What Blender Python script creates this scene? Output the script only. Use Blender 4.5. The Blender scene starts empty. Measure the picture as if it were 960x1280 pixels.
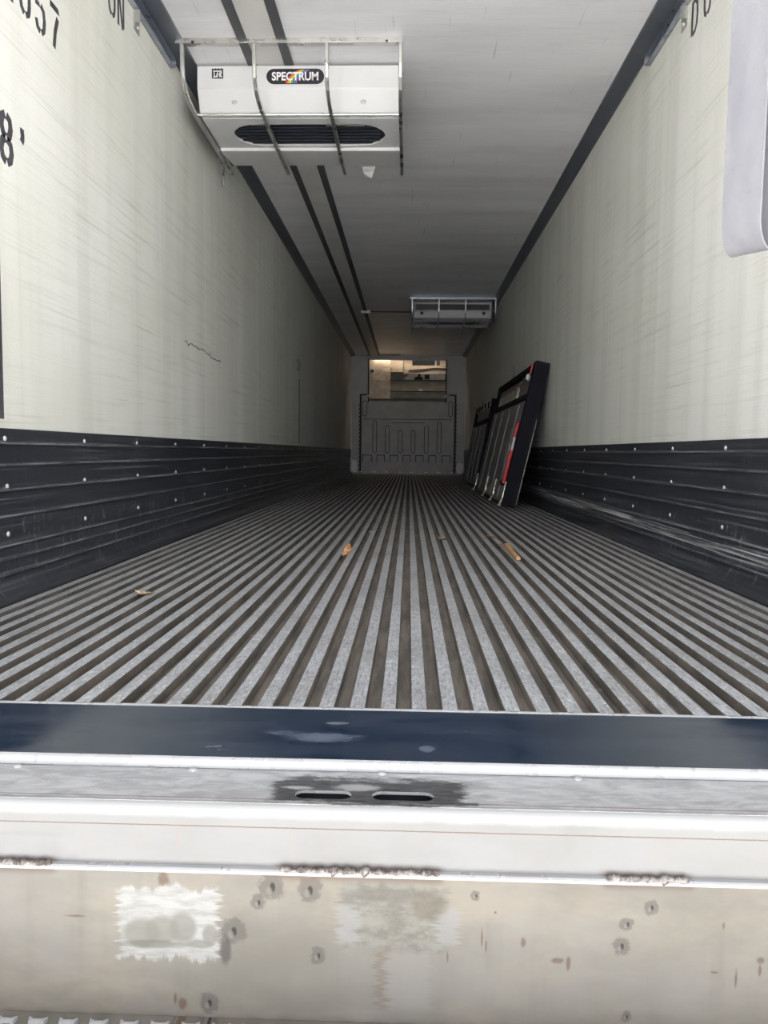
import bpy, bmesh, math, random
from math import sin, cos, pi
from mathutils import Vector, Matrix
random.seed(7)
S = bpy.context.scene
col = S.collection

# ------------------------------------------------------------------ camera
CAM_H, YAW, PITCH, ROLL, FPX = .478, .0311, .0767, .0109, 972.5
Fw = Vector((-sin(YAW)*cos(PITCH), cos(YAW)*cos(PITCH), -sin(PITCH)))
R0 = Vector((cos(YAW), sin(YAW), 0)); U0 = R0.cross(Fw)
Rr = R0*cos(ROLL) + U0*sin(ROLL); Uu = -R0*sin(ROLL) + U0*cos(ROLL)
cd = bpy.data.cameras.new('camera'); cam = bpy.data.objects.new('camera', cd); col.objects.link(cam)
M = Matrix((Rr, Uu, -Fw)).transposed().to_4x4(); M.translation = (0, 0, CAM_H)
cam.matrix_world = M
cd.sensor_fit = 'HORIZONTAL'; cd.sensor_width = 36; cd.lens = FPX*36/960; cd.clip_start = .02; cd.clip_end = 500
S.camera = cam

# ------------------------------------------------------------------ world, sun, exposure
S.view_settings.view_transform = 'Standard'; S.view_settings.look = 'None'
S.view_settings.gamma = 1; S.view_settings.use_curve_mapping = False
S.view_settings.exposure = 0.5
SKY_BASE, SKY_GLOW, GLOW_POW = 1.3, 3.0, 4.0
SUN_E = 20.0
W = bpy.data.worlds.new('sky'); S.world = W; W.use_nodes = True
nt = W.node_tree; nt.nodes.clear()
def wn(t, **k):
    n = nt.nodes.new(t)
    for a, b in k.items(): setattr(n, a, b)
    return n
out = wn('ShaderNodeOutputWorld'); bg = wn('ShaderNodeBackground'); tc = wn('ShaderNodeTexCoord')
dot = wn('ShaderNodeVectorMath', operation='DOT_PRODUCT'); dot.inputs[1].default_value = Vector((0.05, -1, .12)).normalized()
mx = wn('ShaderNodeMath', operation='MAXIMUM'); mx.inputs[1].default_value = 0
pw = wn('ShaderNodeMath', operation='POWER'); pw.inputs[1].default_value = GLOW_POW
ml = wn('ShaderNodeMath', operation='MULTIPLY_ADD'); ml.inputs[1].default_value = SKY_GLOW; ml.inputs[2].default_value = SKY_BASE
bg.inputs[0].default_value = (.95, .97, 1, 1)
nt.links.new(tc.outputs['Generated'], dot.inputs[0]); nt.links.new(dot.outputs['Value'], mx.inputs[0])
nt.links.new(mx.outputs[0], pw.inputs[0]); nt.links.new(pw.outputs[0], ml.inputs[0])
nt.links.new(ml.outputs[0], bg.inputs[1]); nt.links.new(bg.outputs[0], out.inputs[0])

sd = bpy.data.lights.new('sun', 'SUN'); sd.energy = SUN_E; sd.angle = .03; sd.color = (1, .97, .93)
so = bpy.data.objects.new('sun', sd); col.objects.link(so)
so.rotation_euler = Vector((.12, .42, 1)).normalized().to_track_quat('Z', 'Y').to_euler()   # high, ahead of the trailer: the sill stays in its shade
# ------------------------------------------------------------------ dimensions (metres; floor top z = 0, trailer runs along +Y)
XL, XR = -1.282, 1.217
YF, YB = 1.41, 17.16          # front edge of the ribs, nose bulkhead
YD = 1.168                    # outer edge of the threshold
ZC = 2.582; ZCB = 2.547; COVE = .093
ZK = .54

# ------------------------------------------------------------------ mesh helpers
class MB:
    def __init__(s): s.v = []; s.f = []; s.m = []
    def quad(s, pts, m=0):
        i = len(s.v); s.v += [tuple(p) for p in pts]; s.f.append(list(range(i, i+len(pts)))); s.m.append(m)
    def box(s, a, b, m=0):
        x0, y0, z0 = [min(p, q) for p, q in zip(a, b)]; x1, y1, z1 = [max(p, q) for p, q in zip(a, b)]
        i = len(s.v)
        s.v += [(x0,y0,z0),(x1,y0,z0),(x1,y1,z0),(x0,y1,z0),(x0,y0,z1),(x1,y0,z1),(x1,y1,z1),(x0,y1,z1)]
        for q in ((0,3,2,1),(4,5,6,7),(0,1,5,4),(1,2,6,5),(2,3,7,6),(3,0,4,7)): s.f.append([i+k for k in q]); s.m.append(m)
        return s
    def prism(s, prof, fn, a, b, m=0, caps=True):
        """closed profile of (u,v); fn(u,v,w)->xyz; swept from w=a to w=b; m may be a list per side"""
        n = len(prof); i = len(s.v)
        s.v += [fn(u, v, a) for u, v in prof] + [fn(u, v, b) for u, v in prof]
        for k in range(n):
            s.f.append([i+k, i+(k+1) % n, i+n+(k+1) % n, i+n+k]); s.m.append(m[k] if isinstance(m, list) else m)
        if caps:
            s.f.append([i+k for k in range(n)]); s.f.append([i+n+k for k in reversed(range(n))]); mm = 0 if isinstance(m, list) else m; s.m += [mm, mm]
        return s
    def sweep(s, path, rx, ry=None, n=10, m=0, up=(0, 0, 1), square=False):
        path = [Vector(p) for p in path]; ry = ry or rx; i = len(s.v); up = Vector(up)
        if square: ring = [(-1,-1),(1,-1),(1,1),(-1,1)]
        else: ring = [(cos(2*pi*k/n), sin(2*pi*k/n)) for k in range(n)]
        n = len(ring)
        for k, p in enumerate(path):
            t = (path[min(k+1, len(path)-1)] - path[max(k-1, 0)]).normalized()
            a = t.cross(up)
            if a.length < 1e-4: a = t.cross(Vector((1, 0, 0)))
            a.normalize(); b = a.cross(t).normalized()
            for u, v in ring: s.v.append(tuple(p + a*(u*rx) + b*(v*ry)))
        for k in range(len(path)-1):
            for j in range(n):
                s.f.append([i+k*n+j, i+k*n+(j+1) % n, i+(k+1)*n+(j+1) % n, i+(k+1)*n+j]); s.m.append(m)
        s.f.append([i+j for j in range(n)]); s.f.append([i+(len(path)-1)*n+j for j in reversed(range(n))]); s.m += [m, m]
        return s
    def ball(s, c, r, nu=10, nv=6, m=0, rot=None):
        i = len(s.v); c = Vector(c)
        for a in range(nv+1):
            for b in range(nu):
                p = Vector((r[0]*sin(pi*a/nv)*cos(2*pi*b/nu), r[1]*sin(pi*a/nv)*sin(2*pi*b/nu), r[2]*cos(pi*a/nv)))
                if rot: p = rot @ p
                s.v.append(tuple(c+p))
        for a in range(nv):
            for b in range(nu):
                s.f.append([i+a*nu+b, i+a*nu+(b+1) % nu, i+(a+1)*nu+(b+1) % nu, i+(a+1)*nu+b]); s.m.append(m)
        return s
    def plate(s, outer, holes, fn, w0, w1, m=0, mh=None):
        """flat plate with holes: loops of (u,v); fn(u,v,w)->xyz; between w0 and w1"""
        mh = m if mh is None else mh
        bm = bmesh.new(); loops = [outer] + holes; es = []
        for lp in loops:
            vs = [bm.verts.new((u, v, 0)) for u, v in lp]
            es += [bm.edges.new((vs[k], vs[(k+1) % len(vs)])) for k in range(len(vs))]
        bmesh.ops.triangle_fill(bm, use_beauty=True, use_dissolve=False, edges=es)
        bm.verts.index_update()
        base = len(s.v); N = len(bm.verts)
        for w in (w0, w1): s.v += [fn(v.co.x, v.co.y, w) for v in bm.verts]
        for f in bm.faces:
            idx = [v.index for v in f.verts]
            s.f.append([base+k for k in idx]); s.f.append([base+N+k for k in reversed(idx)]); s.m += [m, m]
        k0 = base
        for li, lp in enumerate(loops):
            n = len(lp)
            for k in range(n):
                s.f.append([k0+k, k0+(k+1) % n, k0+N+(k+1) % n, k0+N+k]); s.m.append(m if li == 0 else mh)
            k0 += n
        bm.free(); return s
    def build(s, name, mats, parent=None, bevel=0, smooth=False, seg=2, angle=35, kind=None, label=None):
        me = bpy.data.meshes.new(name); me.from_pydata(s.v, [], s.f)
        mats = mats if isinstance(mats, (list, tuple)) else [mats]
        for mt in mats: me.materials.append(mt)
        me.polygons.foreach_set('material_index', s.m); me.update()
        bm = bmesh.new(); bm.from_mesh(me)
        bmesh.ops.remove_doubles(bm, verts=bm.verts, dist=1e-6); bmesh.ops.recalc_face_normals(bm, faces=bm.faces)
        if smooth:
            for f in bm.faces: f.smooth = True
            for e in bm.edges:
                if len(e.link_faces) == 2 and e.calc_face_angle(0) > math.radians(angle): e.smooth = False
        bm.to_mesh(me); bm.free()
        o = bpy.data.objects.new(name, me); col.objects.link(o)
        if bevel:
            b = o.modifiers.new('bevel', 'BEVEL'); b.width = bevel; b.segments = seg; b.limit_method = 'ANGLE'; b.angle_limit = .6
        if parent: o.parent = parent
        if kind: o['kind'] = kind
        if label: o['label'] = label
        return o

def thing(name, label, cat, loc=(0, 0, 0), group=None):
    o = bpy.data.objects.new(name, None); o.empty_display_size = .1; col.objects.link(o); o.location = loc
    o['label'] = label; o['category'] = cat
    if group: o['group'] = group
    return o
def tag(o, label, cat, group=None):
    o['label'] = label; o['category'] = cat
    if group: o['group'] = group
    return o
def struct(o, label, cat):
    o['kind'] = 'structure'; o['label'] = label; o['category'] = cat; return o
def shift(mb, d):
    mb.v = [(x-d[0], y-d[1], z-d[2]) for x, y, z in mb.v]; return mb
def stadium(cx, cy, hw, hh, n=8):
    """rounded slot outline, long along u"""
    r = min(hw, hh); p = []
    if hw >= hh:
        for k in range(n+1): a = -pi/2 + pi*k/n; p.append((cx+hw-r+r*cos(a), cy+r*sin(a)))
        for k in range(n+1): a = pi/2 + pi*k/n; p.append((cx-hw+r+r*cos(a), cy+r*sin(a)))
    else:
        for k in range(n+1): a = pi*k/n; p.append((cx+r*cos(a), cy+hh-r+r*sin(a)))
        for k in range(n+1): a = pi + pi*k/n; p.append((cx+r*cos(a), cy-hh+r+r*sin(a)))
    return p
def rect(x0, y0, x1, y1): return [(x0, y0), (x1, y0), (x1, y1), (x0, y1)]

# ------------------------------------------------------------------ material helpers
class Mat:
    def __init__(s, name, base=(.5, .5, .5), rough=.6, metal=0, coat=0, spec=.5, ior=1.5):
        s.m = bpy.data.materials.new(name); s.m.use_nodes = True; s.t = s.m.node_tree; s.t.nodes.clear()
        s.o = s.t.nodes.new('ShaderNodeOutputMaterial'); s.p = s.t.nodes.new('ShaderNodeBsdfPrincipled')
        s.L(s.p.outputs[0], s.o.inputs[0]); p = s.p.inputs
        p['Base Color'].default_value = (*base, 1); p['Roughness'].default_value = rough; p['Metallic'].default_value = metal
        p['Coat Weight'].default_value = coat; p['Specular IOR Level'].default_value = spec; p['IOR'].default_value = ior
        s.tc = s.N('ShaderNodeTexCoord').outputs['Object']; s.color = None
    def N(s, t, **k):
        n = s.t.nodes.new(t)
        for a, b in k.items(): setattr(n, a, b)
        return n
    def L(s, a, b): s.t.links.new(a, b)
    def math(s, op, a, b=0, c=0, clamp=False):
        n = s.N('ShaderNodeMath', operation=op, use_clamp=clamp)
        for i, x in enumerate((a, b, c)):
            if isinstance(x, (int, float)): n.inputs[i].default_value = x
            else: s.L(x, n.inputs[i])
        return n.outputs[0]
    def map(s, scale=(1, 1, 1), rot=(0, 0, 0), loc=(0, 0, 0), src=None):
        n = s.N('ShaderNodeMapping'); s.L(src or s.tc, n.inputs[0])
        n.inputs['Scale'].default_value = scale; n.inputs['Rotation'].default_value = rot; n.inputs['Location'].default_value = loc
        return n.outputs[0]
    def noise(s, vec, scale=5, detail=4, rough=.55, lac=2, dist=0):
        n = s.N('ShaderNodeTexNoise'); s.L(vec, n.inputs['Vector']); n.inputs['Scale'].default_value = scale
        n.inputs['Detail'].default_value = detail; n.inputs['Roughness'].default_value = rough; n.inputs['Distortion'].default_value = dist
        return n.outputs['Fac']
    def ramp(s, fac, lo, hi, a=0, b=1, smooth=True):
        n = s.N('ShaderNodeMapRange', interpolation_type='SMOOTHSTEP' if smooth else 'LINEAR'); s.L(fac, n.inputs[0])
        n.inputs[1].default_value = lo; n.inputs[2].default_value = hi; n.inputs[3].default_value = a; n.inputs[4].default_value = b
        return n.outputs[0]
    def mix(s, fac, a, b, mode='MIX'):
        n = s.N('ShaderNodeMix', data_type='RGBA', blend_type=mode)
        for i, x in ((0, fac), (6, a), (7, b)):
            if isinstance(x, (int, float)): n.inputs[i].default_value = x
            elif isinstance(x, tuple): n.inputs[i].default_value = (*x, 1)
            else: s.L(x, n.inputs[i])
        return n.outputs[2]
    def xyz(s, src=None):
        n = s.N('ShaderNodeSeparateXYZ'); s.L(src or s.tc, n.inputs[0]); return n.outputs
    def base(s, c): s.L(c, s.p.inputs['Base Color']); return s
    def rough(s, c): s.L(c, s.p.inputs['Roughness']); return s
    def metal(s, c): s.L(c, s.p.inputs['Metallic']); return s
    def bump(s, h, strength=.3, dist=.01):
        n = s.N('ShaderNodeBump'); n.inputs['Strength'].default_value = strength; n.inputs['Distance'].default_value = dist
        s.L(h, n.inputs['Height']); s.L(n.outputs[0], s.p.inputs['Normal']); return s
    def blob(s, u, v, cx, cy, rx, ry, soft=.25, wob=.3, noise=None):
        """soft-edged elliptical patch mask in surface coordinates"""
        a = s.math('MULTIPLY', s.math('SUBTRACT', u, cx), 1/rx); b = s.math('MULTIPLY', s.math('SUBTRACT', v, cy), 1/ry)
        d = s.math('SQRT', s.math('ADD', s.math('MULTIPLY', a, a), s.math('MULTIPLY', b, b)))
        if noise is not None: d = s.math('MULTIPLY_ADD', s.math('SUBTRACT', noise, .5), wob, d)
        return s.ramp(d, 1-soft, 1+soft, 1, 0)
    def boxm(s, u, v, x0, x1, y0, y1, soft=.006, noise=None, wob=.02):
        if noise is not None:
            n = s.math('MULTIPLY', s.math('SUBTRACT', noise, .5), wob); u = s.math('ADD', u, n); v = s.math('ADD', v, n)
        r = s.math('MULTIPLY', s.ramp(u, x0-soft, x0+soft), s.ramp(u, x1-soft, x1+soft, 1, 0))
        return s.math('MULTIPLY', r, s.math('MULTIPLY', s.ramp(v, y0-soft, y0+soft), s.ramp(v, y1-soft, y1+soft, 1, 0)))
def simple(name, c, rough=.5, metal=0, var=.15, scale=20, **k):
    m = Mat(name, c, rough, metal, **k)
    n = m.noise(m.tc, scale, 4)
    f = m.ramp(n, .3, .7)
    m.base(m.mix(f, tuple(x*(1-var) for x in c), tuple(min(1, x*(1+var)) for x in c)))
    m.rough(m.ramp(n, .2, .8, max(.02, rough-.08), min(1, rough+.08)))
    return m.m

# --- wall panels: off-white fibreglass with long scuffs and faint upright bands
def wall_mat(name, seed, seam):
    m = Mat(name, rough=.62, spec=.35); X, Y, Z = m.xyz()
    v = m.map(loc=(seed, seed, 0))
    cloud = m.noise(v, .9, 5, .6)
    bands = m.noise(m.map((1, 3.2, .12), loc=(seed, 0, 0)), 1.6, 4, .6)
    scr = m.noise(m.map((1, .55, 26), rot=(.10, 0, 0), loc=(0, seed, 0)), 1.5, 7, .72)
    scr2 = m.noise(m.map((1, .9, 70), rot=(-.05, 0, 0), loc=(0, seed*2, 0)), 1.7, 5, .7)
    patch = m.noise(m.map(loc=(seed*3, 1, 2)), 1.3, 3)
    grain = m.noise(v, 160, 2, .6)
    c = m.mix(m.ramp(cloud, .3, .7), (.735, .74, .67), (.80, .80, .76))
    c = m.mix(m.ramp(bands, .40, .66, 0, .33), c, (.56, .55, .50))
    c = m.mix(m.math('MULTIPLY', m.ramp(scr, .53, .70), m.ramp(patch, .38, .66, .06, .55)), c, (.36, .36, .33))
    c = m.mix(m.math('MULTIPLY', m.ramp(scr2, .53, .66), m.ramp(patch, .32, .62, .06, .42)), c, (.44, .45, .36))
    c = m.mix(m.ramp(scr2, .30, .42, .35, 0), c, (.82, .82, .78))
    c = m.mix(m.ramp(grain, .4, .6, 0, .10), c, (.45, .45, .42))
    # panel seams
    for s in seam:
        c = m.mix(m.boxm(Y, Z, s-.006, s+.006, 0, 3, .003), c, (.82, .82, .78))
    # dark gouges
    if seed < 2:
        d = m.math('ADD', Z, m.math('MULTIPLY', m.math('SUBTRACT', m.noise(m.map((1, 3, 3)), 3, 4), .5), .09))
        c = m.mix(m.boxm(Y, m.math('MULTIPLY_ADD', Y, .03, d), 4.45, 5.3, 1.228, 1.236, .004), c, (.12, .12, .11))
    m.base(c); m.bump(m.math('ADD', grain, m.math('MULTIPLY', scr, 2)), .12, .002)
    m.rough(m.ramp(cloud, .3, .7, .5, .7))
    return m.m
M_wallL = wall_mat('wall_panel_left', 1, (4.9, 7.3)); M_wallR = wall_mat('wall_panel_right', 5, (4.9, 7.3))
# --- ceiling sheet: pale grey, semi-gloss, faint cross ripples
def ceil_mat():
    m = Mat('ceiling_sheet', rough=.35, spec=.5)
    cl = m.noise(m.map((.5, 1.6, 1)), 1.3, 6, .62)
    sc = m.noise(m.map((2.5, 40, 1)), 2, 5, .7)
    rip = m.noise(m.map((.35, 9, 1)), 1.5, 3, .5)
    c = m.mix(m.ramp(cl, .30, .72), (.89, .885, .92), (.80, .795, .83))
    c = m.mix(m.ramp(sc, .52, .8, 0, .35), c, (.40, .40, .41))
    c = m.mix(m.ramp(m.noise(m.map((.8, 3, 1), loc=(3, 1, 0)), 1.1, 5, .6), .45, .80, 0, .35), c, (.50, .49, .51))
    c = m.mix(m.ramp(m.noise(m.map((.22, 2.6, 1)), 1.5, 5, .65), .42, .72, 0, .32), c, (.55, .545, .575))
    c = m.mix(m.ramp(m.noise(m.map((34, .9, 1), rot=(0, 0, .04)), 2.2, 3, .5), .68, .74, 0, .45), c, (.30, .30, .32))
    m.base(c); m.bump(rip, .08, .004); m.rough(m.ramp(cl, .2, .8, .30, .36)); return m.m
M_ceil = ceil_mat()
# --- kick plate
def kick_mat():
    m = Mat('kick_plate_coating', rough=.38, spec=.5); X, Y, Z = m.xyz()
    n1 = m.noise(m.map((1, .5, 60)), 1.5, 7, .75); n2 = m.noise(m.map((1, 22, 6), rot=(.5, 0, 0)), 2.0, 6, .8)
    big = m.noise(m.tc, .9, 4)
    low = m.boxm(Z, Z, .02, .26, .02, .26, .05)
    c = m.mix(m.ramp(big, .3, .7), (.016, .019, .027), (.032, .034, .042))
    c = m.mix(m.ramp(n1, .52, .66, 0, .6), c, (.15, .16, .18))
    c = m.mix(m.math('MULTIPLY', m.ramp(n2, .565, .63, 0, .6), m.ramp(low, 0, 1, .18, 1)), c, (.34, .35, .37))
    for zr in (.492, .425, .345, .262, .168, .125, .078):  # highlight lines painted into the colour along the ridges, broken up by noise
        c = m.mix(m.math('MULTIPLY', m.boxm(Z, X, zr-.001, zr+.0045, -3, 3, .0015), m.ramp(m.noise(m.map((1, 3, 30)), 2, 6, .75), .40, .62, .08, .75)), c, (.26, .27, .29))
    c = m.mix(m.math('MULTIPLY', m.ramp(n1, .50, .56, 0, .9), m.boxm(Z, X, .10, .165, .5, 2, .012)), c, (.62, .62, .62))
    m.base(c); m.rough(m.ramp(n1, .4, .7, .30, .52)); m.bump(n1, .2, .002); return m.m
M_kick = kick_mat()
# --- aluminium duct floor
def rib_mat():
    m = Mat('worn_aluminium_rib', rough=.42, spec=.5); X, Y, Z = m.xyz()
    fine = m.noise(m.map((60, 9, 1)), 3, 5, .75); spk = m.noise(m.map((1, .7, 1)), 95, 4, .75); big = m.noise(m.map((1.2, .8, 1)), 3.2, 6, .72)
    c = m.mix(m.ramp(big, .35, .68), (0.45, 0.464, 0.491), (0.27, 0.266, 0.27))
    c = m.mix(m.ramp(fine, .45, .62, 0, .75), c, (0.153, 0.153, 0.16))
    c = m.mix(m.ramp(spk, .53, .66, 0, .8), c, (0.702, 0.72, 0.756))
    c = m.mix(m.ramp(m.noise(m.map((1, .35, 1), rot=(0, 0, .5)), 38, 4, .8), .63, .7, 0, .8), c, (0.81, 0.81, 0.828))
    m.base(c); m.metal(m.ramp(big, .3, .7, .35, .15)); m.rough(m.ramp(spk, .4, .7, .36, .6)); m.bump(spk, .25, .002); return m.m
def groove_mat():
    m = Mat('dirty_floor_groove', rough=.7, spec=.3)
    a = m.noise(m.map((20, 2, 4)), 2, 6, .7); b = m.noise(m.tc, 26, 5, .7)
    c = m.mix(m.ramp(a, .35, .65), (.165, .142, .122), (.08, .072, .064))
    c = m.mix(m.ramp(b, .6, .75, 0, .5), c, (.34, .31, .28)); m.base(c); m.bump(b, .3, .003); return m.m
M_rib, M_groove = rib_mat(), groove_mat()
# --- threshold: dark polished plate
def thr_mat():
    m = Mat('polished_threshold', rough=.12, spec=.6, ior=1.55); X, Y, Z = m.xyz()
    sm = m.noise(m.map((2, 7, 1)), 2.2, 5, .6); sp = m.noise(m.tc, 130, 3, .8)
    c = m.mix(m.ramp(sm, .35, .7), (.010, .020, .040), (.026, .036, .058))
    c = m.mix(m.ramp(sm, .665, .70, 0, .35), c, (.22, .25, .30))
    n = m.noise(m.map((8, 20, 1)), 3, 5, .7)
    c = m.mix(m.blob(X, Y, -.14, 1.265, .05, .018, .6, 1.8, n), c, (.10, .12, .16))
    c = m.mix(m.blob(X, Y, .035, 1.225, .012, .013, .5, 1.2, n), c, (.09, .11, .15))
    c = m.mix(m.blob(X, Y, -.205, 1.285, .03, .012, .6, 1.9, n), c, (.06, .075, .11))
    c = m.mix(m.blob(X, Y, -.12, 1.335, .02, .006, .5, 1.6, n), c, (.12, .135, .16))
    c = m.mix(m.ramp(sp, .73, .78, 0, .8), c, (.6, .62, .66))
    m.base(c); m.rough(m.ramp(sm, .3, .7, .09, .2)); return m.m
M_thr = thr_mat()
M_edge = simple('bright_aluminium_edge', (.34, .34, .345), .3, .25, .05)
# --- ledge plate
def ledge_mat():
    m = Mat('brushed_ledge', rough=.45, spec=.5); X, Y, Z = m.xyz()
    a = m.noise(m.map((3, 9, 1), rot=(0, 0, .25)), 4, 7, .72, dist=1.2); b = m.noise(m.map((.6, 5, 1)), 3, 4)
    c = m.mix(m.ramp(a, .36, .64), (0.23, 0.23, 0.235), (0.36, 0.36, 0.366))
    c = m.mix(m.ramp(m.noise(m.map((5, 30, 1), rot=(0, 0, -.3)), 3, 6, .75), .56, .68, 0, .35), c, (0.132, 0.132, 0.135))
    c = m.mix(m.ramp(b, .5, .7, 0, .25), c, (0.408, 0.408, 0.414))
    # rust scribe line
    w = m.math('MULTIPLY_ADD', m.math('SUBTRACT', m.noise(m.map((20, 1, 1)), 3, 3), .5), .0016, Y)
    c = m.mix(m.boxm(X, w, -2, 2, 1.0635, 1.0655, .0008), c, (0.15, 0.085, 0.06))
    n = m.noise(m.map((26, 40, 1)), 2.2, 5, .75); nb = m.noise(m.map((9, 22, 1)), 2.0, 6, .75)
    g = m.math('MULTIPLY', m.boxm(X, Y, -.195, .085, 1.058, 1.140, .010, nb, .085), m.ramp(m.math('MULTIPLY_ADD', m.math('SUBTRACT', nb, .5), .05, m.math('MULTIPLY_ADD', X, -.45, Y)), 1.205, 1.225, 1, 0))
    dk = m.mix(m.ramp(m.noise(m.map((6, 40, 1), rot=(0, 0, .2)), 4, 5, .7), .35, .7), (0.027, 0.027, 0.0288), (0.102, 0.102, 0.105))
    c = m.mix(g, c, dk)
    c = m.mix(m.boxm(X, Y, .02, .105, 1.060, 1.068, .003, n, .008), c, (0.054, 0.054, 0.054))
    c = m.mix(m.math('MULTIPLY', m.blob(X, Y, -.07, 1.11, .03, .012, .4, 1.4, n), .8), c, (0.36, 0.36, 0.36))
    c = m.mix(m.math('MULTIPLY', m.blob(X, Y, -.155, 1.105, .02, .006, .4, 1.4, n), .8), c, (0.39, 0.39, 0.39))
    m.base(c); m.metal(m.math('MULTIPLY', g, .3)); m.bump(a, .15, .002); return m.m
M_ledge = ledge_mat()
def face_mat():
    m = Mat('white_painted_sill_face', rough=.5, spec=.4); X, Y, Z = m.xyz()
    a = m.noise(m.map((2, 1, 4)), 3, 5, .6)
    c = m.mix(m.ramp(a, .3, .75), (0.187, 0.184, 0.183), (0.168, 0.165, 0.162))
    n = m.noise(m.map((60, 1, 60)), 1.6, 5, .8)
    w = m.math('MULTIPLY_ADD', m.math('SUBTRACT', n, .5), .0018, Z)
    c = m.mix(m.boxm(X, w, -2, 2, -.0478, -.0462, .0007), c, (0.105, 0.07, 0.052))
    c = m.mix(m.math('MULTIPLY', m.boxm(X, Z, -2, 2, -.075, -.045, .012), m.ramp(m.noise(m.map((40, 1, 1.5)), 2, 4), .58, .72, 0, .35)), c, (0.20, 0.155, 0.125))
    c = m.mix(m.math('MULTIPLY', m.boxm(X, Z, -2, 2, -.026, -.014, .003), m.ramp(m.noise(m.map((14, 1, 50)), 3, 6, .8), .57, .64, 0, .8)), c, (0.151, 0.151, 0.165))
    for bx, bz, rx, rz, k in ((.243, -.03, .02, .012, .3), (.23, -.052, .01, .02, .2), (-.50, -.085, .02, .012, .25), (-.47, -.1, .012, .008, .35), (-.53, -.065, .05, .004, .3)):
        c = m.mix(m.math('MULTIPLY', m.blob(X, Z, bx, bz, rx, rz, .5, 1.3, n), k), c, (0.137, 0.137, 0.137))
    for x0, x1 in ((-.75, -.496), (-.169, .047), (.283, .389)):   # heat tint over the welds
        c = m.mix(m.math('MULTIPLY', m.boxm(X, Z, x0-.01, x1+.01, -.2, -.1, .008), .75), c, (0.085, 0.055, 0.042))
    c = m.mix(m.boxm(X, w, -3, 3, -.034, .01, .004, m.noise(m.map((5, 1, 9)), 3, 5, .7), .01), c, (.23, .23, .23))
    m.base(c); return m.m
M_face = face_mat()
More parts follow.
